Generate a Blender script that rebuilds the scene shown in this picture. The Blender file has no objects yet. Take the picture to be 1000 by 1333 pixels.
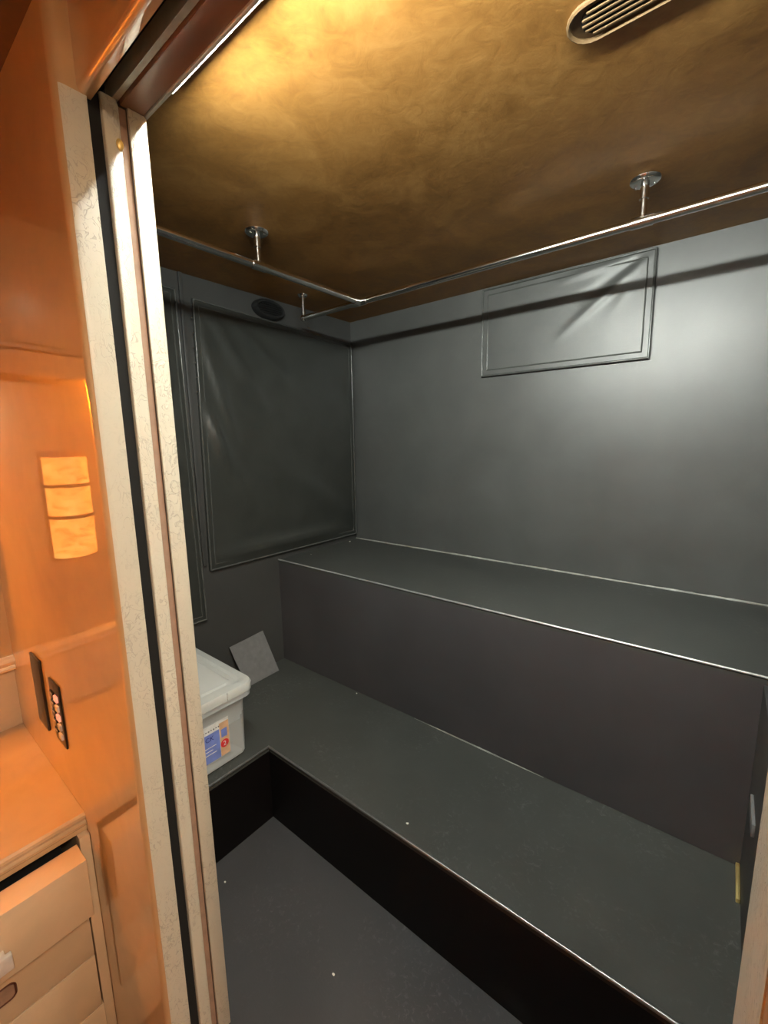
import bpy, bmesh, math, random
from mathutils import Vector, Matrix

random.seed(4)
SC = bpy.context.scene
COL = SC.collection
PI = math.pi

# ------------------------------------------------------------------ camera
YAW, PITCH, ROLL, FPX = 0.6744, 0.1607, -0.0183, 563.54
CAM = Vector((1.6814, -1.8393, 1.3572))
_fw = Vector((-math.sin(YAW) * math.cos(PITCH), math.cos(YAW) * math.cos(PITCH), -math.sin(PITCH)))
_r = Vector((math.cos(YAW), math.sin(YAW), 0))
_u = _r.cross(_fw)
_r2 = _r * math.cos(ROLL) + _u * math.sin(ROLL)
_u2 = -_r * math.sin(ROLL) + _u * math.cos(ROLL)
cd = bpy.data.cameras.new('camera')
cd.sensor_fit = 'VERTICAL'
cd.sensor_height = 36.0
cd.lens = FPX / 1333.0 * 36.0
cd.clip_start = 0.02
cam = bpy.data.objects.new('camera', cd)
COL.objects.link(cam)
cam.matrix_world = Matrix(((_r2.x, _u2.x, -_fw.x, CAM.x), (_r2.y, _u2.y, -_fw.y, CAM.y),
                           (_r2.z, _u2.z, -_fw.z, CAM.z), (0, 0, 0, 1)))
SC.camera = cam

# ------------------------------------------------------------------ world, exposure
w = bpy.data.worlds.new('world')
SC.world = w
w.use_nodes = True
w.node_tree.nodes['Background'].inputs[0].default_value = (0.01, 0.008, 0.006, 1)
w.node_tree.nodes['Background'].inputs[1].default_value = 1.0
SC.view_settings.view_transform = 'Standard'
SC.view_settings.look = 'None'
SC.view_settings.gamma = 1.0
SC.view_settings.use_curve_mapping = False
SC.view_settings.exposure = 2.3

LED_STRENGTH = 94.0          # closet light bar above the doorway
SCONCE_STRENGTH = 0.42       # onyx wall sconce over the vanity
FILL_STRENGTH = 50.0    # added warm-white fill panel in the corridor
VALANCE_STRENGTH = 44.0      # amber strip behind the valance over the vanity

# ------------------------------------------------------------------ materials
def srgb(r, g, b):
    def f(c):
        c /= 255.0
        return c / 12.92 if c <= 0.04045 else ((c + 0.055) / 1.055) ** 2.4
    return (f(r), f(g), f(b), 1)

class NT:
    def __init__(self, name):
        self.m = bpy.data.materials.new(name)
        self.m.use_nodes = True
        self.t = self.m.node_tree
        self.b = self.t.nodes['Principled BSDF']
    def n(self, typ, **kw):
        x = self.t.nodes.new(typ)
        for k, v in kw.items():
            setattr(x, k, v)
        return x
    def l(self, a, b):
        self.t.links.new(a, b)
    def set(self, **kw):
        for k, v in kw.items():
            self.b.inputs[k.replace('_', ' ')].default_value = v
    def coord(self, scale=(1, 1, 1)):
        c = self.n('ShaderNodeTexCoord')
        mp = self.n('ShaderNodeMapping')
        mp.inputs['Scale'].default_value = scale
        self.l(c.outputs['Object'], mp.inputs['Vector'])
        return mp.outputs['Vector']
    def noise(self, vec, scale, detail=4, rough=0.55, dist=0.0):
        x = self.n('ShaderNodeTexNoise')
        x.inputs['Scale'].default_value = scale
        x.inputs['Detail'].default_value = detail
        x.inputs['Roughness'].default_value = rough
        x.inputs['Distortion'].default_value = dist
        self.l(vec, x.inputs['Vector'])
        return x.outputs['Fac']
    def ramp(self, fac, stops, interp='LINEAR'):
        x = self.n('ShaderNodeValToRGB')
        x.color_ramp.interpolation = interp
        el = x.color_ramp.elements
        while len(el) < len(stops):
            el.new(0.5)
        for e, (p, c) in zip(el, stops):
            e.position = p
            e.color = c if len(c) == 4 else (*c, 1)
        self.l(fac, x.inputs['Fac'])
        return x.outputs['Color']
    def bump(self, h, strength, dist=0.002, prev=None):
        x = self.n('ShaderNodeBump')
        x.inputs['Strength'].default_value = strength
        x.inputs['Distance'].default_value = dist
        self.l(h, x.inputs['Height'])
        if prev is not None:
            self.l(prev, x.inputs['Normal'])
        return x.outputs['Normal']

def simple(name, col, rough=0.5, metal=0.0, noise_scale=40, var=0.12, **kw):
    k = NT(name)
    v = k.coord()
    f = k.noise(v, noise_scale, 3)
    lo = tuple(c * (1 - var) for c in col[:3])
    hi = tuple(min(1, c * (1 + var)) for c in col[:3])
    k.l(k.ramp(f, [(0.3, lo), (0.7, hi)]), k.b.inputs['Base Color'])
    k.set(Roughness=rough, Metallic=metal, **kw)
    return k.m

def black_paint(name, base, rough, bumpy=0.15, blotch=3.0, spec=0.5, scuff=0.0):
    k = NT(name)
    v = k.coord()
    f = k.noise(v, blotch, 5, 0.6, 0.4)
    g = k.noise(v, 180, 2)
    c0 = tuple(c * 0.88 for c in base)
    c1 = tuple(c * 1.12 for c in base)
    col = k.ramp(f, [(0.3, c0), (0.7, c1)])
    if scuff > 0:                       # rubbed dust marks
        a = k.noise(v, 75, 8, 0.7, 0.8)
        b = k.noise(v, 3.2, 3, 0.5, 0.3)
        mu = k.n('ShaderNodeMath', operation='MULTIPLY')
        k.l(k.ramp(a, [(0.54, (0, 0, 0)), (0.70, (1, 1, 1))]), mu.inputs[0])
        k.l(k.ramp(b, [(0.46, (0, 0, 0)), (0.66, (1, 1, 1))]), mu.inputs[1])
        mc = k.n('ShaderNodeMix', data_type='RGBA')
        k.l(mu.outputs[0], mc.inputs[0])
        k.l(col, mc.inputs[6])
        mc.inputs[7].default_value = (base[0] + scuff, base[1] + scuff, base[2] + scuff, 1)
        col = mc.outputs[2]
    k.l(col, k.b.inputs['Base Color'])
    rr = k.ramp(f, [(0.3, (rough * 0.94,) * 3), (0.7, (rough * 1.06,) * 3)])
    k.l(rr, k.b.inputs['Roughness'])
    n1 = k.bump(g, bumpy, 0.0008)
    h = k.noise(v, 9, 3, 0.5)
    k.l(k.bump(h, 0.10, 0.003, n1), k.b.inputs['Normal'])
    k.set(Specular_IOR_Level=spec)
    return k.m

M = {}
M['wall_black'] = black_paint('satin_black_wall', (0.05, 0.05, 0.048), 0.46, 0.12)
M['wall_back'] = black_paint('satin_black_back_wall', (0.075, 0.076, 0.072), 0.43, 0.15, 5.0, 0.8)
M['tread'] = black_paint('black_vinyl_tread', (0.052, 0.054, 0.049), 0.55, 0.35, 6.0, 0.5, 0.07)
M['riser'] = black_paint('black_riser', (0.055, 0.051, 0.053), 0.5, 0.2)
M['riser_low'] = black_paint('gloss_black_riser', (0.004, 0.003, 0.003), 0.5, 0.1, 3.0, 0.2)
M['floor_black'] = black_paint('black_floor', (0.046, 0.046, 0.049), 0.6, 0.5, 5.0, 0.5, 0.05)
M['vinyl'] = black_paint('black_vinyl_cover', (0.034, 0.036, 0.032), 0.34, 0.2, 8.0)
M['vinyl_light'] = black_paint('charcoal_vinyl_cover', (0.07, 0.072, 0.068), 0.42, 0.2, 8.0, 0.7)
M['piping'] = simple('black_piping', (0.075, 0.077, 0.072), 0.22)
M['rubber'] = simple('black_rubber', (0.008, 0.008, 0.008), 0.5)
M['deep_black'] = simple('matte_black', (0.003, 0.003, 0.003), 0.9)
M['chrome'] = simple('polished_steel', (0.72, 0.70, 0.66), 0.16, 1.0, 60, 0.05)
M['edge_metal'] = simple('edge_trim_metal', (0.30, 0.30, 0.29), 0.30, 0.8)
M['edge_bright'] = simple('bright_edge_trim', (0.7, 0.7, 0.67), 0.28, 0.7)
M['alu'] = simple('white_aluminium', (0.75, 0.74, 0.70), 0.35, 0.4)
M['brass'] = simple('brass', (0.95, 0.74, 0.30), 0.38, 0.8)
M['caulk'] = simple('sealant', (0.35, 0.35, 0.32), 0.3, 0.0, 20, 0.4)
M['grey_card'] = simple('grey_plastic', (0.16, 0.16, 0.16), 0.6)
M['vent'] = simple('bronze_vent_paint', (0.14, 0.085, 0.038), 0.5, 0.2)
M['speck'] = simple('white_lint', (0.8, 0.78, 0.7), 0.8)

# bronze faux-finish ceiling
k = NT('bronze_ceiling')
v = k.coord((1, 1, 1))
f1 = k.noise(v, 5.5, 8, 0.62, 1.2)
f2 = k.noise(v, 22, 6, 0.6, 2.0)
mx = k.n('ShaderNodeMix', data_type='FLOAT')
mx.inputs[0].default_value = 0.35
k.l(f1, mx.inputs[2]); k.l(f2, mx.inputs[3])
k.l(k.ramp(mx.outputs[0], [(0.30, srgb(118, 80, 34)), (0.5, srgb(150, 106, 52)), (0.72, srgb(176, 132, 72))]), k.b.inputs['Base Color'])
k.l(k.ramp(mx.outputs[0], [(0.3, (0.38,) * 3), (0.7, (0.55,) * 3)]), k.b.inputs['Roughness'])
k.l(k.bump(mx.outputs[0], 0.35, 0.004), k.b.inputs['Normal'])
k.set(Metallic=0.35)
M['ceiling'] = k.m

# cream embossed wallpaper on the door edge and jambs: swirling contour lines
def wallpaper(name, base, lines):
    k = NT(name)
    v = k.coord((1, 1, 0.8))
    f = k.noise(v, 62, 1.5, 0.5, 1.4)
    g = k.noise(v, 8, 2)
    ln = k.ramp(f, [(0.0, (0, 0, 0)), (0.455, (0, 0, 0)), (0.475, (1, 1, 1)), (0.50, (1, 1, 1)), (0.52, (0, 0, 0))])
    ms = k.ramp(g, [(0.42, (0.15,) * 3), (0.6, (1, 1, 1))])
    mu = k.n('ShaderNodeMath', operation='MULTIPLY')
    k.l(ln, mu.inputs[0]); k.l(ms, mu.inputs[1])
    mc = k.n('ShaderNodeMix', data_type='RGBA')
    mc.inputs[6].default_value = (*base, 1)
    mc.inputs[7].default_value = (*lines, 1)
    k.l(mu.outputs[0], mc.inputs[0])
    k.l(mc.outputs[2], k.b.inputs['Base Color'])
    k.l(k.bump(mu.outputs[0], 0.5, 0.0015), k.b.inputs['Normal'])
    k.set(Roughness=0.32)
    return k.m
M['paper'] = wallpaper('cream_embossed_wallpaper', (0.54, 0.505, 0.41), (0.42, 0.39, 0.32))

def lacquer(name, base, ior=1.9, rough=0.05, var=0.08):
    k = NT(name)
    v = k.coord()
    f = k.noise(v, 6, 4, 0.6, 0.6)
    k.l(k.ramp(f, [(0.3, tuple(c * (1 - var) for c in base)), (0.7, tuple(min(1, c * (1 + var)) for c in base))]), k.b.inputs['Base Color'])
    k.set(Roughness=0.45, Coat_Weight=1.0, Coat_Roughness=rough, Coat_IOR=ior)
    return k.m
M['lacquer'] = lacquer('cream_lacquer', (0.58, 0.36, 0.17), 2.9, 0.025)
M['cabinet'] = lacquer('cream_cabinet', (0.60, 0.45, 0.29), 1.35, 0.25)
M['counter'] = lacquer('cream_counter', (0.52, 0.35, 0.19), 1.6, 0.10)
M['moulding'] = lacquer('pale_moulding', (0.80, 0.62, 0.42), 1.5, 0.15)
M['soffit'] = lacquer('brown_lacquer', (0.24, 0.10, 0.045), 1.25, 0.4)
M['brown'] = simple('brown_felt', (0.30, 0.19, 0.13), 0.8)
M['dark_wood'] = simple('dark_red_wood', (0.09, 0.025, 0.012), 0.35)
M['carpet'] = simple('brown_carpet', (0.18, 0.10, 0.06), 0.95, 0, 300, 0.4)
M['track'] = simple('grey_track', (0.45, 0.44, 0.40), 0.45, 0.3)
M['plate_black'] = simple('black_plate', (0.012, 0.008, 0.006), 0.3)
M['button'] = simple('pale_button', (0.65, 0.55, 0.48), 0.4)

def emit(name, col, s, noise=None):
    k = NT(name)
    if noise:
        v = k.coord(noise[1])
        f = k.noise(v, noise[0], 5, 0.6, 1.0)
        c = k.ramp(f, [(0.3, noise[2]), (0.55, col), (0.75, noise[3])])
        k.l(c, k.b.inputs['Emission Color'])
        k.l(c, k.b.inputs['Base Color'])
    else:
        k.set(Emission_Color=(*col, 1), Base_Color=(*col, 1))
    k.set(Emission_Strength=s, Roughness=0.4)
    return k.m
M['led'] = emit('led_diffuser', (0.94, 1.0, 0.93), LED_STRENGTH)
M['onyx'] = emit('glowing_onyx', (1.0, 0.43, 0.08), SCONCE_STRENGTH, (14, (1, 1, 2.6), (0.75, 0.17, 0.015), (1.0, 0.56, 0.14)))
M['fill_light'] = emit('warm_fill', (1.0, 0.82, 0.62), FILL_STRENGTH)
M['valance_led'] = emit('amber_strip', (1.0, 0.375, 0.03), VALANCE_STRENGTH)
M['button_lit'] = emit('lit_button', (1.0, 0.42, 0.30), 0.10)

def plastic(name, col, trans, rough):
    k = NT(name)
    v = k.coord()
    f = k.noise(v, 12, 3)
    k.l(k.ramp(f, [(0.3, tuple(c * 0.95 for c in col)), (0.7, col)]), k.b.inputs['Base Color'])
    k.set(Roughness=rough, Transmission_Weight=trans, IOR=1.3)
    return k.m
M['tub'] = plastic('translucent_grey_plastic', (0.68, 0.73, 0.74), 0.3, 0.35)
M['lid'] = plastic('translucent_white_plastic', (0.97, 0.99, 0.96), 0.52, 0.12)
M['cream'] = simple('cream_paper', (0.80, 0.74, 0.52), 0.7)
M['lab_white'] = simple('label_white', (0.80, 0.80, 0.78), 0.4)
M['lab_blue'] = simple('label_blue', (0.20, 0.27, 0.66), 0.4)
M['lab_orange'] = simple('label_orange', (0.72, 0.45, 0.26), 0.4)
M['lab_red'] = simple('label_red', (0.75, 0.04, 0.04), 0.4)
M['lab_navy'] = simple('label_navy', (0.02, 0.03, 0.25), 0.4)

# ------------------------------------------------------------------ helpers
def tag(o, label=None, cat=None, group=None, kind=None):
    if label: o['label'] = label
    if cat: o['category'] = cat
    if group: o['group'] = group
    if kind: o['kind'] = kind
    return o

def empty(name, loc=(0, 0, 0)):
    o = bpy.data.objects.new(name, None)
    o.empty_display_size = 0.05
    COL.objects.link(o)
    o.location = loc
    return o

def link(name, me, mat, parent=None):
    o = bpy.data.objects.new(name, me)
    if mat is not None and not me.materials:
        me.materials.append(mat)
    COL.objects.link(o)
    if parent is not None:
        o.parent = parent
        off = Vector((0, 0, 0))
        q = parent
        while q is not None:
            off += q.location
            q = q.parent
        o.location = -off            # mesh data is in world coordinates
    return o

def obj(name, bm, mat, parent=None, smooth=False):
    me = bpy.data.meshes.new(name)
    bmesh.ops.recalc_face_normals(bm, faces=bm.faces)
    bm.to_mesh(me)
    bm.free()
    if smooth:
        for p in me.polygons:
            p.use_smooth = True
    return link(name, me, M[mat], parent)

def smooth_by_angle(o, deg=35):
    bm = bmesh.new(); bm.from_mesh(o.data)
    for e in bm.edges:
        if len(e.link_faces) == 2:
            e.smooth = e.calc_face_angle(0) < math.radians(deg)
    for f in bm.faces:
        f.smooth = True
    bm.to_mesh(o.data); bm.free()
    return o

def box_bm(x0, x1, y0, y1, z0, z1, bev=0.0, seg=2, bm=None):
    own = bm is None
    if own:
        bm = bmesh.new()
    vs = [bm.verts.new((x, y, z)) for x in (x0, x1) for y in (y0, y1) for z in (z0, z1)]
    fs = [(0, 1, 3, 2), (4, 6, 7, 5), (0, 4, 5, 1), (2, 3, 7, 6), (0, 2, 6, 4), (1, 5, 7, 3)]
    faces = [bm.faces.new([vs[i] for i in f]) for f in fs]
    if bev > 0:
        es = list({e for f in faces for e in f.edges})
        bmesh.ops.bevel(bm, geom=es, offset=bev, segments=seg, affect='EDGES', profile=0.5)
    return bm

def box(name, x0, x1, y0, y1, z0, z1, mat, parent=None, bev=0.0, seg=2):
    o = obj(name, box_bm(x0, x1, y0, y1, z0, z1, bev, seg), mat, parent)
    if bev > 0:
        smooth_by_angle(o)
    return o

def prism_bm(pts, axis, a, b):
    """pts: 2-D profile in the other two axes (cyclic order), extruded along axis from a to b."""
    bm = bmesh.new()
    def P(p, t):
        if axis == 'x': return (t, p[0], p[1])
        if axis == 'y': return (p[0], t, p[1])
        return (p[0], p[1], t)
    v0 = [bm.verts.new(P(p, a)) for p in pts]
    v1 = [bm.verts.new(P(p, b)) for p in pts]
    n = len(pts)
    bm.faces.new(v0); bm.faces.new(v1[::-1])
    for i in range(n):
        j = (i + 1) % n
        bm.faces.new((v0[i], v0[j], v1[j], v1[i]))
    return bm

def prism(name, pts, axis, a, b, mat, parent=None):
    return smooth_by_angle(obj(name, prism_bm(pts, axis, a, b), mat, parent))

def tube_bm(path, r, seg=12, bm=None, cap=True):
    if bm is None:
        bm = bmesh.new()
    path = [Vector(p) for p in path]
    rings = []
    for i, p in enumerate(path):
        if i == 0: t = path[1] - p
        elif i == len(path) - 1: t = p - path[-2]
        else: t = (path[i + 1] - p).normalized() + (p - path[i - 1]).normalized()
        t.normalize()
        ref = Vector((0, 0, 1)) if abs(t.z) < 0.9 else Vector((1, 0, 0))
        a = t.cross(ref).normalized(); b = t.cross(a).normalized()
        rad = r[i] if isinstance(r, (list, tuple)) else r
        rings.append([bm.verts.new(p + (a * math.cos(2 * PI * q / seg) + b * math.sin(2 * PI * q / seg)) * rad) for q in range(seg)])
    for A, B in zip(rings, rings[1:]):
        for q in range(seg):
            bm.faces.new((A[q], A[(q + 1) % seg], B[(q + 1) % seg], B[q]))
    if cap:
        bm.faces.new(rings[0]); bm.faces.new(rings[-1][::-1])
    return bm

def tube(name, path, r, mat, parent=None, seg=12):
    return smooth_by_angle(obj(name, tube_bm(path, r, seg), mat, parent), 50)

def rrect(cx, cy, hx, hy, r, n=5):
    pts = []
    for sx, sy, a0 in ((1, 1, 0), (-1, 1, 90), (-1, -1, 180), (1, -1, 270)):
        for i in range(n + 1):
            a = math.radians(a0 + 90 * i / n)
            pts.append((cx + sx * (hx - r) + r * math.cos(a), cy + sy * (hy - r) + r * math.sin(a)))
    return pts

def loft_bm(rings, cap0=True, cap1=True):
    bm = bmesh.new()
    R = [[bm.verts.new(p) for p in ring] for ring in rings]
    n = len(R[0])
    for A, B in zip(R, R[1:]):
        for q in range(n):
            bm.faces.new((A[q], A[(q + 1) % n], B[(q + 1) % n], B[q]))
    if cap0: bm.faces.new(R[0])
    if cap1: bm.faces.new(R[-1][::-1])
    return bm

def text_mesh(name, body, size, mat, parent, origin, right, up, align='LEFT', extrude=0.0002):
    cu = bpy.data.curves.new(name, 'FONT')
    cu.body = body; cu.size = size; cu.extrude = extrude; cu.align_x = align
    tmp = bpy.data.objects.new(name + '_src', cu)
    COL.objects.link(tmp)
    dg = bpy.context.evaluated_depsgraph_get()
    me = bpy.data.meshes.new_from_object(tmp.evaluated_get(dg))
    bpy.data.objects.remove(tmp)
    r = Vector(right); u = Vector(up); n = r.cross(u)
    mat4 = Matrix(((r.x, u.x, n.x, origin[0]), (r.y, u.y, n.y, origin[1]), (r.z, u.z, n.z, origin[2]), (0, 0, 0, 1)))
    me.transform(mat4)
    me.materials.clear()
    return link(name, me, M[mat], parent)

def struct(o):
    o['kind'] = 'structure'
    return o

# ------------------------------------------------------------------ dimensions (metres)
H = 2.0
H1, H2 = 0.287, 0.803            # lower and upper platform tops
B1, B2 = 1.0154, 0.5665          # fronts of lower and upper platform
W1 = 0.4734                      # width of the platform's left leg
XR = 1.835                       # right wall
YI, YO = -1.438, -1.570          # inner and outer face of the doorway wall
XJ, XJR = 0.864, 1.723           # left and right jamb faces
ZH = 1.902                       # header underside
FO = -0.34                       # corridor floor
XV, XB = 0.485, -0.08            # vanity front edge, vanity back wall
YEND, XEND = -3.5, 2.7

# ------------------------------------------------------------------ closet shell
struct(box('floor', 0, XR, YI - 0.025, 0, -0.06, 0, 'floor_black'))
struct(box('ceiling', -0.1, XR + 0.1, YI, 0.1, H, H + 0.06, 'ceiling'))
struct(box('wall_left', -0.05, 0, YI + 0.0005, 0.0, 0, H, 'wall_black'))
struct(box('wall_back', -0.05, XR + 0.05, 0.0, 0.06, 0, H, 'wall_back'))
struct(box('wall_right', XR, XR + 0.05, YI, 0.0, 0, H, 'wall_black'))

# doorway wall: two skins with the pocket door between, header with tracks
wf = struct(empty('wall_front', (XJ, YO, FO)))
R = 0.016
arc = [(XJ - R + R * math.sin(math.radians(a)), YO + R - R * math.cos(math.radians(a))) for a in range(0, 91, 9)]
prism('outer_skin', [(XB - 0.4, YO)] + arc + [(XJ, -1.526), (XB - 0.4, -1.526)], 'z', FO, H + 0.02, 'lacquer', wf)
arc = [(XJR + R - R * math.sin(math.radians(a)), YO + R - R * math.cos(math.radians(a))) for a in range(0, 91, 9)]
prism('outer_skin', [(XEND, YO)] + arc + [(XJR, -1.526), (XEND, -1.526)], 'z', FO, H + 0.02, 'lacquer', wf)
# header outer board with a rounded lower lip
YH, RH = -1.538, 0.010
arc = [(YH + RH - RH * math.sin(math.radians(a)), 1.886 + RH - RH * math.cos(math.radians(a))) for a in range(0, 91, 9)]
prism('header_board', [(-1.519, 1.886)] + arc + [(YH, H + 0.02), (-1.519, H + 0.02)], 'x', XJ - 0.004, XJR + 0.004, 'lacquer', wf)
# pale papered facing on the jamb edges
R2 = R + 0.001
fc = [(XJ - R + R2 * math.sin(math.radians(a)), YO + R - R2 * math.cos(math.radians(a))) for a in range(90, 59, -6)]
fi = [(XJ - R + (R - .003) * math.sin(math.radians(a)), YO + R - (R - .003) * math.cos(math.radians(a))) for a in range(66, 91, 6)]
prism('jamb_facing', [(XJ - 0.003, -1.526), (XJ + 0.001, -1.526)] + fc + fi, 'z', FO, 1.886, 'paper', wf)
box('slot_shade_fill', 0.3, XJ - 0.011, -1.5258, -1.5042, 0, 1.906, 'deep_black', wf)  # black filler stands for the shade deep inside the door slot
box('inner_skin', 0.0, XJ - 0.006, -1.465, YI, 0, H, 'wall_black', wf)
box('jamb_edge', XJ - 0.006, XJ, -1.466, YI + 0.001, 0, ZH, 'paper', wf, 0.001)
box('inner_skin', XJR + 0.006, XR, -1.465, YI, 0, H, 'wall_black', wf)
box('jamb_edge', XJR, XJR + 0.006, -1.526, YI + 0.001, 0, ZH, 'paper', wf, 0.001)
box('jamb_facing', XJR - 0.001, XJR + 0.004, YO + R, -1.526, FO, H, 'paper', wf)
box('header_soffit', XJ - 0.006, XJR + 0.006, -1.476, YI - 0.002, ZH, H, 'soffit', wf, 0.002)
box('soffit_edge_strip', XJ - 0.006, XJR + 0.006, YI - 0.002, YI + 0.004, ZH - 0.002, ZH + 0.010, 'alu', wf, 0.0015)
box('slider_track', XJ - 0.03, XJR, -1.486, -1.477, ZH + 0.006, ZH + 0.035, 'track', wf)
box('slider_track', XJ - 0.03, XJR, -1.511, -1.502, ZH + 0.014, ZH + 0.045, 'track', wf)
box('track_cavity', 0.02, XJR, -1.519, -1.476, ZH + 0.046, ZH + 0.055, 'deep_black', wf)
box('felt_strip', 0.05, XJ - 0.010, -1.4785, -1.4655, 0, ZH, 'brown', wf)
box('threshold', XJ, XJR, YO + 0.002, YI - 0.026, FO, -0.001, 'soffit', wf)

# the pocket door, slid back into the wall; only its leading edge shows
d1 = struct(empty('door_1', (XJ, -1.4935, 0)))
ring = rrect(0.44, -1.4915, 0.422, 0.0125, 0.003, 3)
smooth_by_angle(obj('door_leaf', loft_bm([[(x, y, 0.012) for x, y in ring], [(x, y, 1.898) for x, y in ring],
                [(0.44 + (x - 0.44) * 0.992, y, 1.908) for x, y in ring]]), 'paper', d1))
bm = bmesh.new()
bmesh.ops.create_uvsphere(bm, u_segments=16, v_segments=10, radius=0.007)
bmesh.ops.scale(bm, vec=(0.5, 0.8, 1.25), verts=bm.verts)
bmesh.ops.translate(bm, vec=(XJ - 0.001, -1.4835, 1.840), verts=bm.verts)
tag(obj('bumper', bm, 'brass', d1, True), 'small brass bumper button')

# ------------------------------------------------------------------ corridor shell
struct(box('floor_corridor', XB - 0.4, XEND, YEND, YO, FO - 0.05, FO, 'carpet'))
struct(box('ceiling_corridor', XB - 0.4, XEND, YEND, YO + 0.03, H + 0.003, H + 0.06, 'dark_wood'))
struct(box('wall_rear', XB - 0.4, XEND, YEND - 0.05, YEND, FO, H + 0.06, 'soffit'))
struct(box('wall_aisle', XEND, XEND + 0.05, YEND, YO, FO, H + 0.06, 'cabinet'))
wv = struct(empty('wall_vanity', (XB, -2.5, 0)))
box('wall_panel', XB - 0.05, XB, YEND, YO, 0.69, H, 'lacquer', wv)
box('backsplash', XB - 0.06, XB - 0.02, YEND, YO, 0.3, 0.69, 'cabinet', wv)
# ledge moulding above the backsplash recess, and the valance moulding higher up
prism('ledge_moulding', [(XB - 0.02, 0.655), (XB + 0.012, 0.655), (XB + 0.016, 0.662), (XB + 0.010, 0.670), (XB + 0.022, 0.678),
      (XB + 0.026, 0.688), (XB + 0.020, 0.697), (XB, 0.700), (XB - 0.02, 0.700)], 'y', YEND, YO, 'moulding', wv)
prism('valance_moulding', [(XB + 0.085, 1.575), (XB + 0.095, 1.575), (XB + 0.102, 1.585), (XB + 0.096, 1.600), (XB + 0.108, 1.618),
      (XB + 0.114, 1.640), (XB, 1.645), (XB, 1.625), (XB + 0.085, 1.625)], 'y', YEND, YO, 'moulding', wv)
vs_ = empty('valance_light', (XB + 0.02, -2.4, 1.62))
tag(vs_, 'long amber light strip hidden behind the vanity valance', 'light')
box('strip_base', XB + 0.046, XB + 0.080, -3.3, -2.04, 1.615, 1.6245, 'alu', vs_)
box('strip_lens', XB + 0.050, XB + 0.076, -3.29, -2.05, 1.609, 1.6148, 'valance_led', vs_)

# ------------------------------------------------------------------ black platforms in the closet
ub = empty('upper_platform', (0.9, -B2, H1))
tag(ub, 'high black bench step running along the back wall', 'bench')
TT = 0.018
box('riser', 0.001, XR - 0.001, -B2, -B2 + 0.018, H1 + 0.001, H2 - TT, 'riser', ub)
box('tread', 0.001, XR - 0.001, -B2, -0.001, H2 - TT, H2, 'tread', ub)
tag(tube('edge_trim', [(0.002, -B2 - 0.0005, H2 - 0.001), (XR - 0.002, -B2 - 0.0005, H2 - 0.001)], 0.0034, 'edge_bright', ub, 10), 'thin bright metal edge trim')
pts = [(0.004 + i * (XR - 0.008) / 90, -0.007, H2 + 0.002) for i in range(91)]
rad = [0.0022 + 0.0022 * random.random() + (0.001 if 30 < i else 0) for i in range(91)]
tube('sealant_glint_bead', pts, rad, 'caulk', ub, 8)

lb = empty('lower_platform', (0.9, -B1, 0))
tag(lb, 'low black L-shaped platform in front of the high bench step', 'bench')
YIF = YI + 0.001
bm = prism_bm([(0.001, -0.001 - B2 + 0.02), (0.001, YIF), (W1, YIF), (W1, -B1), (XR - 0.001, -B1), (XR - 0.001, -B2 + 0.019)], 'z', H1 - TT, H1)
obj('tread', bm, 'tread', lb)
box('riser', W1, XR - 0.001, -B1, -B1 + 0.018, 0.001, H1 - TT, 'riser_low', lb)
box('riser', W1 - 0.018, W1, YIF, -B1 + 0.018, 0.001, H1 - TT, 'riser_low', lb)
tag(tube('edge_trim', [(W1, YIF, H1 - 0.001), (W1, -B1, H1 - 0.001), (XR - 0.002, -B1, H1 - 0.001)], 0.0046, 'edge_metal', lb, 10), 'thin grey metal edge trim')
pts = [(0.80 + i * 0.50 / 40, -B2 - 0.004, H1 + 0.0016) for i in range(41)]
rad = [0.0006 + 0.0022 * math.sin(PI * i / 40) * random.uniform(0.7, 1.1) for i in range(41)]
tube('sealant_glint_bead', pts, rad, 'caulk', lb, 6)  # pale bead drawn as the glint along part of this joint
box('end_panel', 1.787, 1.805, -B1, -B2 - 0.001, H1 + 0.001, H2 - 0.02, 'wall_black', lb)
tag(box('end_strip', 1.778, 1.7865, -0.680, -B2 - 0.002, H1, H1 + 0.012, 'brass', lb, 0.002), 'short shiny brass strip')

wp = box('wall_bracket', 1.781, 1.787, -0.76, -0.66, 0.53, 0.56, 'grey_card', None, 0.001)
tag(wp, 'small grey plate on the black end panel beside the right door jamb', 'plate')

# ------------------------------------------------------------------ vinyl covers on the walls
def ridge(py, pz, a, b, wd, amp):
    ax, az = a; bx_, bz = b
    dx, dz = bx_ - ax, bz - az
    L2 = dx * dx + dz * dz
    t = ((py - ax) * dx + (pz - az) * dz) / L2
    tc = min(1, max(0, t))
    d2 = (py - ax - tc * dx) ** 2 + (pz - az - tc * dz) ** 2
    fade = math.sin(PI * min(1, max(0, 0.12 + 0.85 * tc)))
    return amp * fade * math.exp(-d2 / (wd * wd))

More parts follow.
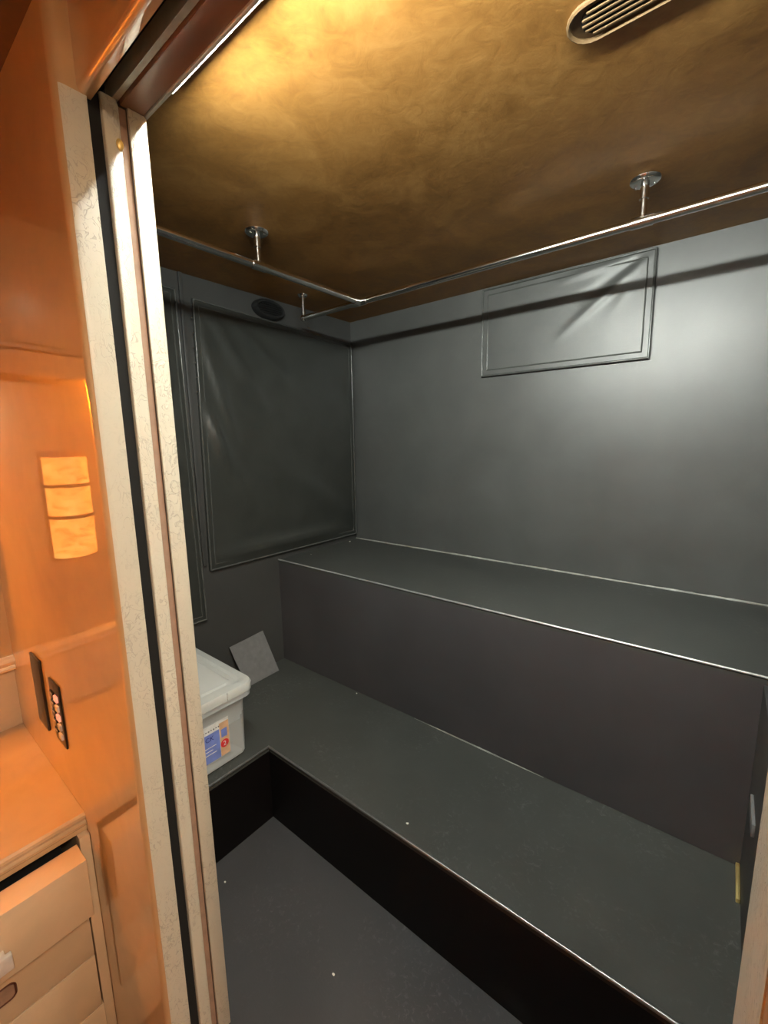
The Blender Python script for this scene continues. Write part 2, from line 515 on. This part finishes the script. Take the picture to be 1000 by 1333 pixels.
def cover(name, c00, c10, c11, c01, plane, folds, base, mat, label, hem=0.024, nx=56, nz=56, sides='brtl'):
    """corner points (s, z) of the sheet: bottom-left, bottom-right, top-right, top-left; plane 'x' -> lies on x=0, 'y' -> on y=0."""
    def P(s, z, off):
        return (off, s, z) if plane == 'x' else (s, -off, z)
    def Q(u, v):
        s = (c00[0] * (1 - u) + c10[0] * u) * (1 - v) + (c01[0] * (1 - u) + c11[0] * u) * v
        z = (c00[1] * (1 - u) + c10[1] * u) * (1 - v) + (c01[1] * (1 - u) + c11[1] * u) * v
        return s, z
    s0, z0 = Q(0.5, 0)
    t = empty(name, P(s0, z0, 0.0))
    tag(t, label, 'wall cover')
    bm = bmesh.new()
    G = []
    for j in range(nz + 1):
        row = []
        for i in range(nx + 1):
            u, v = i / nx, j / nz
            s, z = Q(u, v)
            e = min(u, 1 - u, v, 1 - v)
            k_ = min(1.0, e / 0.06)
            off = base + k_ * 1.35 * sum(ridge(s, z, *f) for f in folds)
            row.append(bm.verts.new(P(s, z, max(0.002, off))))
        G.append(row)
    for j in range(nz):
        for i in range(nx):
            bm.faces.new((G[j][i], G[j][i + 1], G[j + 1][i + 1], G[j + 1][i]))
    # close to the wall
    for edge in (G[0], G[-1], [r_[0] for r_ in G], [r_[-1] for r_ in G]):
        low = [bm.verts.new((0.0008 if plane == 'x' else vv.co.x, vv.co.y if plane == 'x' else -0.0008, vv.co.z)) for vv in edge]
        for i in range(len(edge) - 1):
            bm.faces.new((edge[i], edge[i + 1], low[i + 1], low[i]))
    smooth_by_angle(obj('sheet', bm, mat, t), 60)
    W_ = abs(c10[0] - c00[0]); Hh = abs(c01[1] - c00[1])
    def side(u0, v0, u1, v1, ins, r):
        ps = []
        for q in range(25):
            uu = u0 + (u1 - u0) * q / 24; vv = v0 + (v1 - v0) * q / 24
            uu = min(1 - ins / W_, max(ins / W_, uu)); vv = min(1 - ins / Hh, max(ins / Hh, vv))
            s, z = Q(uu, vv)
            ps.append(P(s + random.uniform(-.0006, .0006), z, base + r * 0.45))
        return ps
    S = {'b': (0, 0, 1, 0), 'r': (1, 0, 1, 1), 't': (1, 1, 0, 1), 'l': (0, 1, 0, 0)}
    for c in sides:
        tube('piping', side(*S[c], 0.0025, 0.004), 0.0042, 'piping', t, 8)
        tube('seam', side(*S[c], hem, 0.002), 0.0026, 'piping', t, 6)
    return t, P, base

foldsA = [((-0.86, 1.90), (-0.56, 1.45), 0.030, 0.011), ((-0.80, 1.91), (-0.42, 1.60), 0.035, 0.009), ((-0.89, 1.84), (-0.74, 1.30), 0.022, 0.010),
          ((-0.90, 1.55), (-0.80, 1.22), 0.020, 0.013), ((-0.88, 1.45), (-0.66, 1.02), 0.035, 0.009), ((-0.88, 0.88), (-0.05, 0.875), 0.035, 0.018),
          ((-0.55, 1.25), (-0.02, 0.93), 0.06, 0.008), ((-0.05, 1.75), (-0.03, 1.35), 0.02, 0.008), ((-0.02, 0.9), (-0.35, 1.15), 0.04, 0.006)]
cA, PA, bA = cover('window_cover', (-0.925, 0.835), (-0.012, 0.833), (-0.012, 1.882), (-0.905, 1.915), 'x', foldsA, 0.012, 'vinyl',
                   'large creased black vinyl cover with piped border on the left wall')
for i in range(7):
    z = 1.84 - i * 0.055
    bm = bmesh.new()
    bmesh.ops.create_uvsphere(bm, u_segments=8, v_segments=6, radius=0.0035)
    bmesh.ops.translate(bm, vec=(0.015, -0.916 + 0.002 * math.sin(i * 2.1), z), verts=bm.verts)
    obj('snap', bm, 'chrome', cA, True)
foldsB = [((-1.20, 1.7), (-0.99, 1.2), 0.04, 0.012), ((-1.05, 1.9), (-1.0, 1.3), 0.02, 0.008), ((-1.3, 1.1), (-1.0, 0.9), 0.05, 0.01)]
cover('door_cover', (-1.40, 0.632), (-0.958, 0.632), (-0.972, 1.93), (-1.40, 1.955), 'x', foldsB, 0.014, 'vinyl',
      'tall narrow black vinyl cover beside the cream door jamb', 0.02, 24, 56)
foldsC = [((1.42, 1.985), (1.10, 1.74), 0.014, 0.0045), ((1.41, 1.985), (1.16, 1.86), 0.018, -0.003), ((1.40, 1.97), (1.30, 1.80), 0.014, 0.002),
          ((1.38, 1.985), (1.1, 1.955), 0.012, 0.004)]
cover('vent_cover', (0.785, 1.633), (1.427, 1.630), (1.427, 1.992), (0.785, 1.992), 'y', foldsC, 0.010, 'vinyl_light',
      'small rectangular black vinyl cover on the back wall just under the ceiling', 0.026, 56, 36)
bt = box('trim_1', 0, 0.010, -0.952, -0.936, 0.86, H - 0.001, 'wall_black', None, 0.002)
struct(bt)

# oval speaker high on the left wall
sp = empty('oval_speaker', (0, -0.548, 1.948))
tag(sp, 'black oval speaker above the vinyl window cover, close to the ceiling', 'speaker')
def oval(cx, hy, hz, y0, z0, n=28):
    return [(cx, y0 + hy * math.cos(2 * PI * i / n), z0 + hz * math.sin(2 * PI * i / n)) for i in range(n)]
smooth_by_angle(obj('housing', loft_bm([oval(0.001, .083, .042, -.548, 1.948), oval(0.02, .083, .042, -.548, 1.948), oval(0.03, .076, .035, -.548, 1.948),
                oval(0.028, .068, .028, -.548, 1.948), oval(0.018, .064, .025, -.548, 1.948)]), 'deep_black', sp))
for i in range(5):
    z = 1.930 + i * 0.009
    hw = 0.062 * math.sqrt(max(0.05, 1 - ((z - 1.948) / 0.027) ** 2))
    tube('grille_bar', [(0.026, -.548 - hw, z), (0.027, -.548, z), (0.026, -.548 + hw, z)], 0.0015, 'rubber', sp, 6)

# ------------------------------------------------------------------ hanging rail
YRL, XRL, ZRL, RR = -0.468, 0.484, 1.903, 0.0115
rail = empty('hanging_rail', (XRL, YRL, H))
tag(rail, 'polished steel hanging rail on short posts under the bronze ceiling', 'rail')
tube('long_bar', [(0.150, YRL, ZRL), (XR - 0.001, YRL, ZRL)], RR, 'chrome', rail, 20)
tube('side_bar', [(XRL, YRL, ZRL), (XRL, YI + 0.001, ZRL)], RR, 'chrome', rail, 20)
tube('corner_fitting', [(XRL - 0.035, YRL, ZRL), (XRL + 0.035, YRL, ZRL)], RR + 0.0025, 'chrome', rail, 20)
tube('corner_fitting', [(XRL, YRL, ZRL), (XRL, YRL - 0.035, ZRL)], RR + 0.0025, 'chrome', rail, 20)
def post(x, y, tee):
    tube('post', [(x, y, ZRL), (x, y, H - 0.003)], 0.0085, 'chrome', rail, 16)
    tube('collar', [(x, y, H - 0.045), (x, y, H - 0.002)], 0.0105, 'chrome', rail, 16)
    fl = tube('flange', [(x, y, H - 0.009), (x, y, H - 0.006), (x, y, H - 0.0005)], [0.026, 0.034, 0.036], 'chrome', rail, 28)
    for q in range(3):
        a = 0.6 + q * 2 * PI / 3
        bm = bmesh.new()
        bmesh.ops.create_uvsphere(bm, u_segments=8, v_segments=6, radius=0.0042)
        bmesh.ops.translate(bm, vec=(x + 0.024 * math.cos(a), y + 0.024 * math.sin(a), H - 0.008), verts=bm.verts)
        s = obj('screw', bm, 'chrome', fl, True)
    if tee == 'x':
        tube('tee_fitting', [(x - 0.025, y, ZRL), (x + 0.025, y, ZRL)], RR + 0.0022, 'chrome', rail, 20)
    elif tee == 'y':
        tube('tee_fitting', [(x, y - 0.025, ZRL), (x, y + 0.025, ZRL)], RR + 0.0022, 'chrome', rail, 20)
post(1.452, YRL, 'x')
post(XRL, -0.942, 'y')
# end post with elbow near the left wall
tube('post', [(0.150, YRL, ZRL), (0.150, YRL, H - 0.003)], 0.0085, 'chrome', rail, 16)
tube('flange', [(0.150, YRL, H - 0.008), (0.150, YRL, H - 0.0005)], [0.018, 0.022], 'chrome', rail, 20)
bm = bmesh.new()
bmesh.ops.create_uvsphere(bm, u_segments=16, v_segments=12, radius=0.0150)
bmesh.ops.translate(bm, vec=(0.150, YRL, ZRL), verts=bm.verts)
obj('elbow_fitting', bm, 'chrome', rail, True)

# ------------------------------------------------------------------ closet light bar behind the header
lf = empty('light_bar', (1.29, YI, 1.96))
tag(lf, 'slim white light bar fixed behind the door header', 'light')
LX0, LX1 = 0.872, 1.70
ZB = 1.9505
box('housing', LX0, LX1, YI + 0.0005, YI + 0.010, ZB - 0.024, 1.985, 'alu', lf, 0.001)
prof = [(YI + 0.010 + 0.024 * math.sin(math.radians(a)), ZB - 0.024 * math.cos(math.radians(a))) for a in range(46, 103, 8)]
prism('diffuser', prof + [(YI + 0.010, prof[-1][1]), (YI + 0.010, prof[0][1])], 'x', LX0 + 0.006, LX1 - 0.006, 'led', lf)
box('added_hood', LX0, LX1, YI + 0.009, prof[-1][0] + 0.014, prof[-1][1] + 0.0005, prof[-1][1] + 0.004, 'alu', lf, 0.001)  # added hood, sized to hold light off the ceiling nearby
box('added_lip', LX0, LX1, YI + 0.009, prof[0][0] - 0.004, prof[0][1] - 0.0035, prof[0][1] - 0.0005, 'alu', lf, 0.001)  # added lip, cuts the light thrown down onto jamb and floor
for xa in (LX0, LX1 - 0.006):
    prism('end_cap', prof + [(YI + 0.010, prof[-1][1]), (YI + 0.010, prof[0][1])], 'x', xa, xa + 0.006, 'soffit', lf)

# ------------------------------------------------------------------ ceiling vent
vt = empty('ceiling_vent', (1.54, -1.015, H))
tag(vt, 'bronze slotted oval air vent set in the ceiling', 'vent')
def stadium(x0, x1, yc, r, z, n=10):
    pts = []
    for i in range(n + 1):
        a = -PI / 2 + PI * i / n
        pts.append((x1 - r + r * math.cos(a), yc + r * math.sin(a), z))
    for i in range(n + 1):
        a = PI / 2 + PI * i / n
        pts.append((x0 + r + r * math.cos(a), yc + r * math.sin(a), z))
    return pts
VX0, VX1, VY = 1.417, 1.690, -1.014
smooth_by_angle(obj('rim', loft_bm([stadium(VX0, VX1, VY, .039, H - .0005), stadium(VX0, VX1, VY, .039, H - .004), stadium(VX0 + .003, VX1 - .003, VY, .036, H - .006),
    stadium(VX0 + .006, VX1 - .006, VY, .033, H - .003), stadium(VX0 + .006, VX1 - .006, VY, .033, H - .001)]), 'vent', vt))
obj('slot_recess', loft_bm([stadium(VX0 + .022, VX1 - .022, VY, .025, H - .0032), stadium(VX0 + .022, VX1 - .022, VY, .025, H - .0012)]), 'deep_black', vt)
for i in range(5):
    yy = VY - 0.0208 + i * 0.0104
    hw = math.sqrt(max(0, 0.025 ** 2 - (yy - VY) ** 2))
    x0_ = VX0 + .022 + .025 - hw + .001; x1_ = VX1 - .022 - .025 + hw - .001
    box('slat', x0_, x1_, yy - 0.0022, yy + 0.0022, H - 0.0055, H - 0.003, 'vent', vt, 0.0008, 1)

# ------------------------------------------------------------------ plastic storage box
BX0, BX1, BY0, BY1 = 0.05, 0.432, -1.395, -1.075
bx = empty('storage_box', ((BX0 + BX1) / 2, (BY0 + BY1) / 2, H1))
tag(bx, 'clear plastic storage box with a lid on the low platform', 'box')
bcx, bcy = (BX0 + BX1) / 2, (BY0 + BY1) / 2
hx, hy = (BX1 - BX0) / 2, (BY1 - BY0) / 2
Z0 = H1 + 0.001
def RG(d, z, r):
    return [(x, y, z) for x, y in rrect(bcx, bcy, hx + d, hy + d, r)]
DZ = 0.012
rings = [RG(-0.006, Z0, 0.02), RG(0, Z0 + 0.006, 0.024), RG(0.006, Z0 + 0.195, 0.026), RG(0.010, Z0 + 0.212, 0.028), RG(0.026, Z0 + 0.222, 0.034), RG(0.026, Z0 + 0.246, 0.034),
         RG(0.022, Z0 + 0.246, 0.032), RG(0.006, Z0 + 0.21, 0.026), RG(0.001, Z0 + 0.01, 0.022), RG(-0.008, Z0 + 0.006, 0.02)]
smooth_by_angle(obj('tub', loft_bm(rings), 'tub', bx), 40)
ZL = Z0 + 0.247
rings = [RG(0.025, ZL - 0.0, 0.034), RG(0.031, ZL - 0.006, 0.038), RG(0.032, ZL + 0.016, 0.038), RG(0.027, ZL + 0.024, 0.036), RG(0.015, ZL + 0.026, 0.032), RG(0.002, ZL + 0.026, 0.028),
         RG(-0.006, ZL + 0.018, 0.026), RG(-0.022, ZL + 0.018, 0.024), RG(-0.028, ZL + 0.024, 0.022)]
lid_top = rings
bm = loft_bm(lid_top, False, True)
lid = smooth_by_angle(obj('lid', bm, 'lid', bx), 40)
sm = lid.modifiers.new('thickness', 'SOLIDIFY'); sm.thickness = 0.0025; sm.offset = -1
for yy in (BY1 - 0.075, BY1 - 0.19):
    box('latch_rib', BX1 + 0.029, BX1 + 0.035, yy - 0.002, yy + 0.002, ZL - 0.002, ZL + 0.024, 'lid', lid, 0.001)
# sticker on the face towards the doorway
fx = BX1 + 0.0065
st = box('sticker', fx - 0.0006, fx + 0.0004, -1.325, -1.1415, 0.331, 0.462, 'lab_white', bx)
box('blue_field', fx + 0.0003, fx + 0.0008, -1.325, -1.176, 0.333, 0.434, 'lab_blue', st)
box('orange_stripe', fx + 0.0003, fx + 0.0008, -1.175, -1.142, 0.333, 0.452, 'lab_orange', st)
box('blue_square', fx + 0.0007, fx + 0.0011, -1.170, -1.149, 0.398, 0.428, 'lab_blue', st)
bm = bmesh.new()
c0 = [bm.verts.new((fx + 0.0011, -1.1600 + 0.0145 * math.cos(2 * PI * i / 28), 0.3745 + 0.0145 * math.sin(2 * PI * i / 28))) for i in range(28)]
bm.faces.new(c0)
obj('red_circle', bm, 'lab_red', st)
text_mesh('numeral', '2', 0.022, 'lab_white', st, (fx + 0.0014, -1.1600, 0.3670), (0, 1, 0), (0, 0, 1), 'CENTER')
text_mesh('lettering', 'CK', 0.022, 'lab_navy', st, (fx + 0.0010, -1.226, 0.409), (0, 1, 0), (0, 0, 1))
for i in range(3):
    z = 0.386 - i * 0.012
    box('print_line', fx + 0.0007, fx + 0.0010, -1.30, -1.190 - 0.012 * (i % 2), z, z + 0.0025, 'lab_white', st)
for q in range(9):
    y = -1.232 + q * 0.0088
    box('print_mark', fx + 0.0003, fx + 0.0007, y, y + 0.005, 0.4415 + 0.0012 * (q % 2), 0.446, 'grey_card', st)

# cream folders lying inside the box
for i, (dx, dy, lab) in enumerate(((0.0, 0.0, 'cream folder lowest of the three inside the plastic box'), (0.012, -0.008, 'cream folder in the middle of the three inside the plastic box'),
                                   (-0.008, -0.012, 'cream folder uppermost of the three inside the plastic box'))):
    z = Z0 + 0.012 + i * 0.070
    fo = empty('folder', (bcx + dx, bcy + dy, z))
    tag(fo, lab, 'folder', 'cream folders in the plastic box')
    a0, a1, b0, b1 = BX0 + 0.045 + dx, BX1 - 0.045 + dx, BY0 + 0.05 + dy, BY1 - 0.04 + dy
    box('cover', a0, a1, b0, b1, z, z + 0.066, 'cream', fo, 0.006)
    if i == 2:
        for q in range(4):
            box('divider_tab', a0 + 0.04, a1 - 0.04, b1 - 0.05 - q * 0.04, b1 - 0.044 - q * 0.04, z + 0.066, z + 0.074, 'cream', fo, 0.001)

# ------------------------------------------------------------------ grey square leaning on the left wall
p0 = [Vector((0.010, -0.868, 0.468)), Vector((0.006, -0.688, 0.480)), Vector((0.076, -0.660, H1 + 0.001)), Vector((0.082, -0.838, H1 - 0.006 + 0.007))]
nrm = (p0[1] - p0[0]).cross(p0[3] - p0[0]).normalized()
if nrm.x < 0: nrm = -nrm
bm = bmesh.new()
a = [bm.verts.new(q) for q in p0]; b = [bm.verts.new(q + nrm * 0.004) for q in p0]
bm.faces.new(a); bm.faces.new(b[::-1])
for i in range(4):
    bm.faces.new((a[i], a[(i + 1) % 4], b[(i + 1) % 4], b[i]))
tag(obj('loose_panel', bm, 'grey_card'), 'small square grey panel leaning on the left wall behind the plastic box', 'panel')

# ------------------------------------------------------------------ lint specks
def speck(x, y, z, r, lab):
    bm = bmesh.new()
    bmesh.ops.create_icosphere(bm, subdivisions=1, radius=r)
    for v_ in bm.verts:
        v_.co *= random.uniform(0.7, 1.3)
    bmesh.ops.scale(bm, vec=(1.2, 0.9, 0.5), verts=bm.verts)
    zmin = min(v_.co.z for v_ in bm.verts)
    bmesh.ops.translate(bm, vec=(x, y, z - zmin), verts=bm.verts)
    tag(obj('lint_speck', bm, 'speck'), lab, 'lint', 'white lint specks')
speck(1.053, -0.974, H1, 0.0042, 'white lint speck near the front edge of the low platform')
speck(0.505, -0.580, H1, 0.0034, 'white lint speck on the low platform against the riser')
speck(0.040, -0.10, H2, 0.005, 'white lint speck in the far left corner of the high bench')
speck(0.068, -0.416, H2, 0.003, 'tiny pale speck at the left end of the high bench')
speck(0.992, -1.221, 0, 0.0032, 'white lint speck on the black floor')
speck(0.552, -1.26, 0, 0.003, 'pale lint speck on the floor close to the door jamb')

# ------------------------------------------------------------------ vanity
va = empty('vanity_cabinet', (0.25, -2.3, FO))
tag(va, 'cream vanity drawer cabinet under the counter left of the doorway', 'cabinet')
VYE = -3.2
CFF = 0.500
CF = CFF - 0.022               # carcass front
ZC0, ZC1 = 0.400, 0.449          # counter underside / top
box('side_panel', XB, CF, YO - 0.023, YO - 0.001, FO + 0.06, ZC0, 'cabinet', va)
box('side_panel', XB, CF, VYE, VYE + 0.02, FO + 0.06, ZC0, 'cabinet', va)
box('stile', CF, CFF, YO - 0.023, YO - 0.001, FO + 0.06, ZC0, 'cabinet', va, 0.001)
box('back_panel', XB, XB + 0.012, VYE, YO - 0.023, FO + 0.06, ZC0, 'deep_black', va)
box('toe_kick', CF - 0.06, CF - 0.045, VYE, YO - 0.001, FO, FO + 0.065, 'deep_black', va)
box('bottom_panel', XB, CF, VYE, YO - 0.023, FO + 0.06, FO + 0.078, 'cabinet', va)
# pulled-out top drawer
YD0, YD1 = -2.22, -1.600
td = box('drawer_front', 0.503, 0.570, YD0, YD1, 0.240, 0.395, 'cabinet', va, 0.002)
box('drawer_tray', 0.10, 0.503, YD0 + 0.03, YD1 - 0.02, 0.26, 0.36, 'deep_black', td)
# square bar pull
pl = smooth_by_angle(obj('pull', box_bm(0.592, 0.604, -1.99, -1.752, 0.288, 0.324, 0.002), 'alu', td))
for yy in (-1.98, -1.775):
    box('pull_foot', 0.569, 0.594, yy, yy + 0.014, 0.298, 0.314, 'alu', td, 0.001)
YL1 = -1.5965
d2 = box('drawer_front', CF, CFF, YD0, YL1, 0.060, 0.225, 'cabinet', va, 0.0015)
rr_ = rrect(-1.88, 0.136, 0.132, 0.020, 0.012)
tube('finger_slot', [(CFF + 0.0002, y, z) for y, z in rr_ + rr_[:1]], 0.0025, 'dark_wood', d2, 6)
prism('slot_recess', rr_, 'x', CFF - 0.001, CFF + 0.0006, 'brown', d2)
d3 = box('drawer_front', CF, CFF, YD0, YL1, -0.101, 0.056, 'cabinet', va, 0.0015)
rr_ = rrect(-1.88, -0.022, 0.132, 0.020, 0.012)
tube('finger_slot', [(CFF + 0.0002, y, z) for y, z in rr_ + rr_[:1]], 0.0025, 'dark_wood', d3, 6)
prism('slot_recess', rr_, 'x', CFF - 0.001, CFF + 0.0006, 'brown', d3)
box('rail', CF, CFF, YD0, YL1 + 0.0035, FO + 0.06, -0.104, 'cabinet', va, 0.001)
box('drawer_gap', CF - 0.006, CF - 0.001, YD0, YO - 0.0225, -0.10, 0.24, 'dark_wood', va)
for q, (za, zb) in enumerate(((0.24, 0.395), (0.060, 0.225), (-0.101, 0.056))):
    box('drawer_front', CF, CFF, VYE + 0.03, YD0 - 0.03, za, zb, 'cabinet', va, 0.0015)
box('stile', CF, CFF, YD0 - 0.027, YD0 - 0.003, FO + 0.06, ZC0, 'cabinet', va)

ct = prism('countertop', [(XB - 0.019, ZC0), (XV - 0.004, ZC0), (XV - 0.004, ZC0 + 0.012), (XV + 0.002, ZC0 + 0.018), (XV + 0.003, ZC0 + 0.024), (XV - 0.004, ZC0 + 0.028),
      (XV - 0.002, ZC0 + 0.033), (XV + 0.002, ZC0 + 0.038), (XV + 0.001, ZC0 + 0.044), (XV - 0.005, ZC1), (XB - 0.019, ZC1)], 'y', VYE, YO - 0.0005, 'counter')
tag(ct, 'glossy cream countertop with moulded front edge', 'countertop')

# ------------------------------------------------------------------ sconce on the vanity wall (seen in the glossy doorway wall)
def sconce(yc, lab):
    s = empty('wall_sconce', (XB, yc, 1.16))
    tag(s, lab, 'sconce', 'amber onyx sconces on the vanity wall')
    box('back_plate', XB, XB + 0.012, yc - 0.088, yc + 0.088, 0.975, 1.345, 'soffit', s, 0.002)
    hw, dp, n = 0.080, 0.075, 12
    def arcp(z, k=1.0):
        return [(XB + 0.012 + dp * k * math.cos(math.radians(90 * (2 * i / n - 1))), yc + hw * math.sin(math.radians(90 * (2 * i / n - 1))), z) for i in range(n + 1)]
    for z0, z1, kk in ((0.990, 1.122, 0.85), (1.134, 1.226, 1.0), (1.238, 1.325, 1.0)):
        smooth_by_angle(obj('onyx_shade', loft_bm([arcp(z0, kk), arcp(z1, 1.0)]), 'onyx', s), 40)
    for z in (1.123, 1.227):
        smooth_by_angle(obj('band', loft_bm([arcp(z, 1.05), arcp(z + 0.010, 1.05)]), 'dark_wood', s), 40)
    return s
sconce(-1.832, 'amber onyx wall sconce nearest the glossy doorway wall')
sconce(-2.75, 'amber onyx wall sconce farther from the glossy doorway wall')

# upper cabinet above the valance
uc = empty('upper_cabinet', (0.0, -2.4, 1.65))
tag(uc, 'cream upper cabinet above the vanity sconces', 'cabinet')
box('body', XB, 0.05, VYE, YO - 0.05, 1.646, H, 'cabinet', uc)
for i in range(3):
    y1_ = YO - 0.055 - i * 0.52
    box('door', 0.05, 0.068, y1_ - 0.50, y1_, 1.66, H - 0.01, 'cabinet', uc, 0.002)

# added corridor fill panel, brightens the lower jamb and drawer fronts
x, y = 2.25, -1.95
dl = empty('corridor_fill', (x, y, H))
tag(dl, 'added rectangular warm white fill panel on the corridor ceiling', 'light')
box('fill_frame', x - 0.17, x + 0.17, y - 0.09, y + 0.09, H - 0.014, H + 0.002, 'brass', dl, 0.003)
box('fill_panel', x - 0.155, x + 0.155, y - 0.075, y + 0.075, H - 0.022, H - 0.0142, 'fill_light', dl, 0.003)

# ------------------------------------------------------------------ wall plates on the glossy doorway wall
bp_ = box('cover_plate', 0.185, 0.272, YO - 0.007, YO, 0.584, 0.793, 'plate_black', None, 0.003)
tag(bp_, 'plain tall black wall plate beside the switch panel', 'plate')
sw = empty('switch_panel', (0.38, YO, 0.598))
tag(sw, 'black switch panel with rows of lit buttons on the glossy wall', 'switch')
box('plate', 0.342, 0.423, YO - 0.005, YO, 0.598, 0.770, 'plate_black', sw, 0.002)
for i in range(5):
    z = 0.733 - i * 0.026
    box('button', 0.390, 0.412, YO - 0.010, YO - 0.004, z - 0.009, z + 0.007, 'button_lit' if i in (0, 2) else 'button', sw, 0.0015)
    box('rocker', 0.352, 0.380, YO - 0.008, YO - 0.004, z - 0.008, z + 0.008, 'plate_black', sw, 0.0015)
    box('legend', 0.358, 0.374, YO - 0.0086, YO - 0.0078, z + 0.001, z + 0.004, 'button', sw)
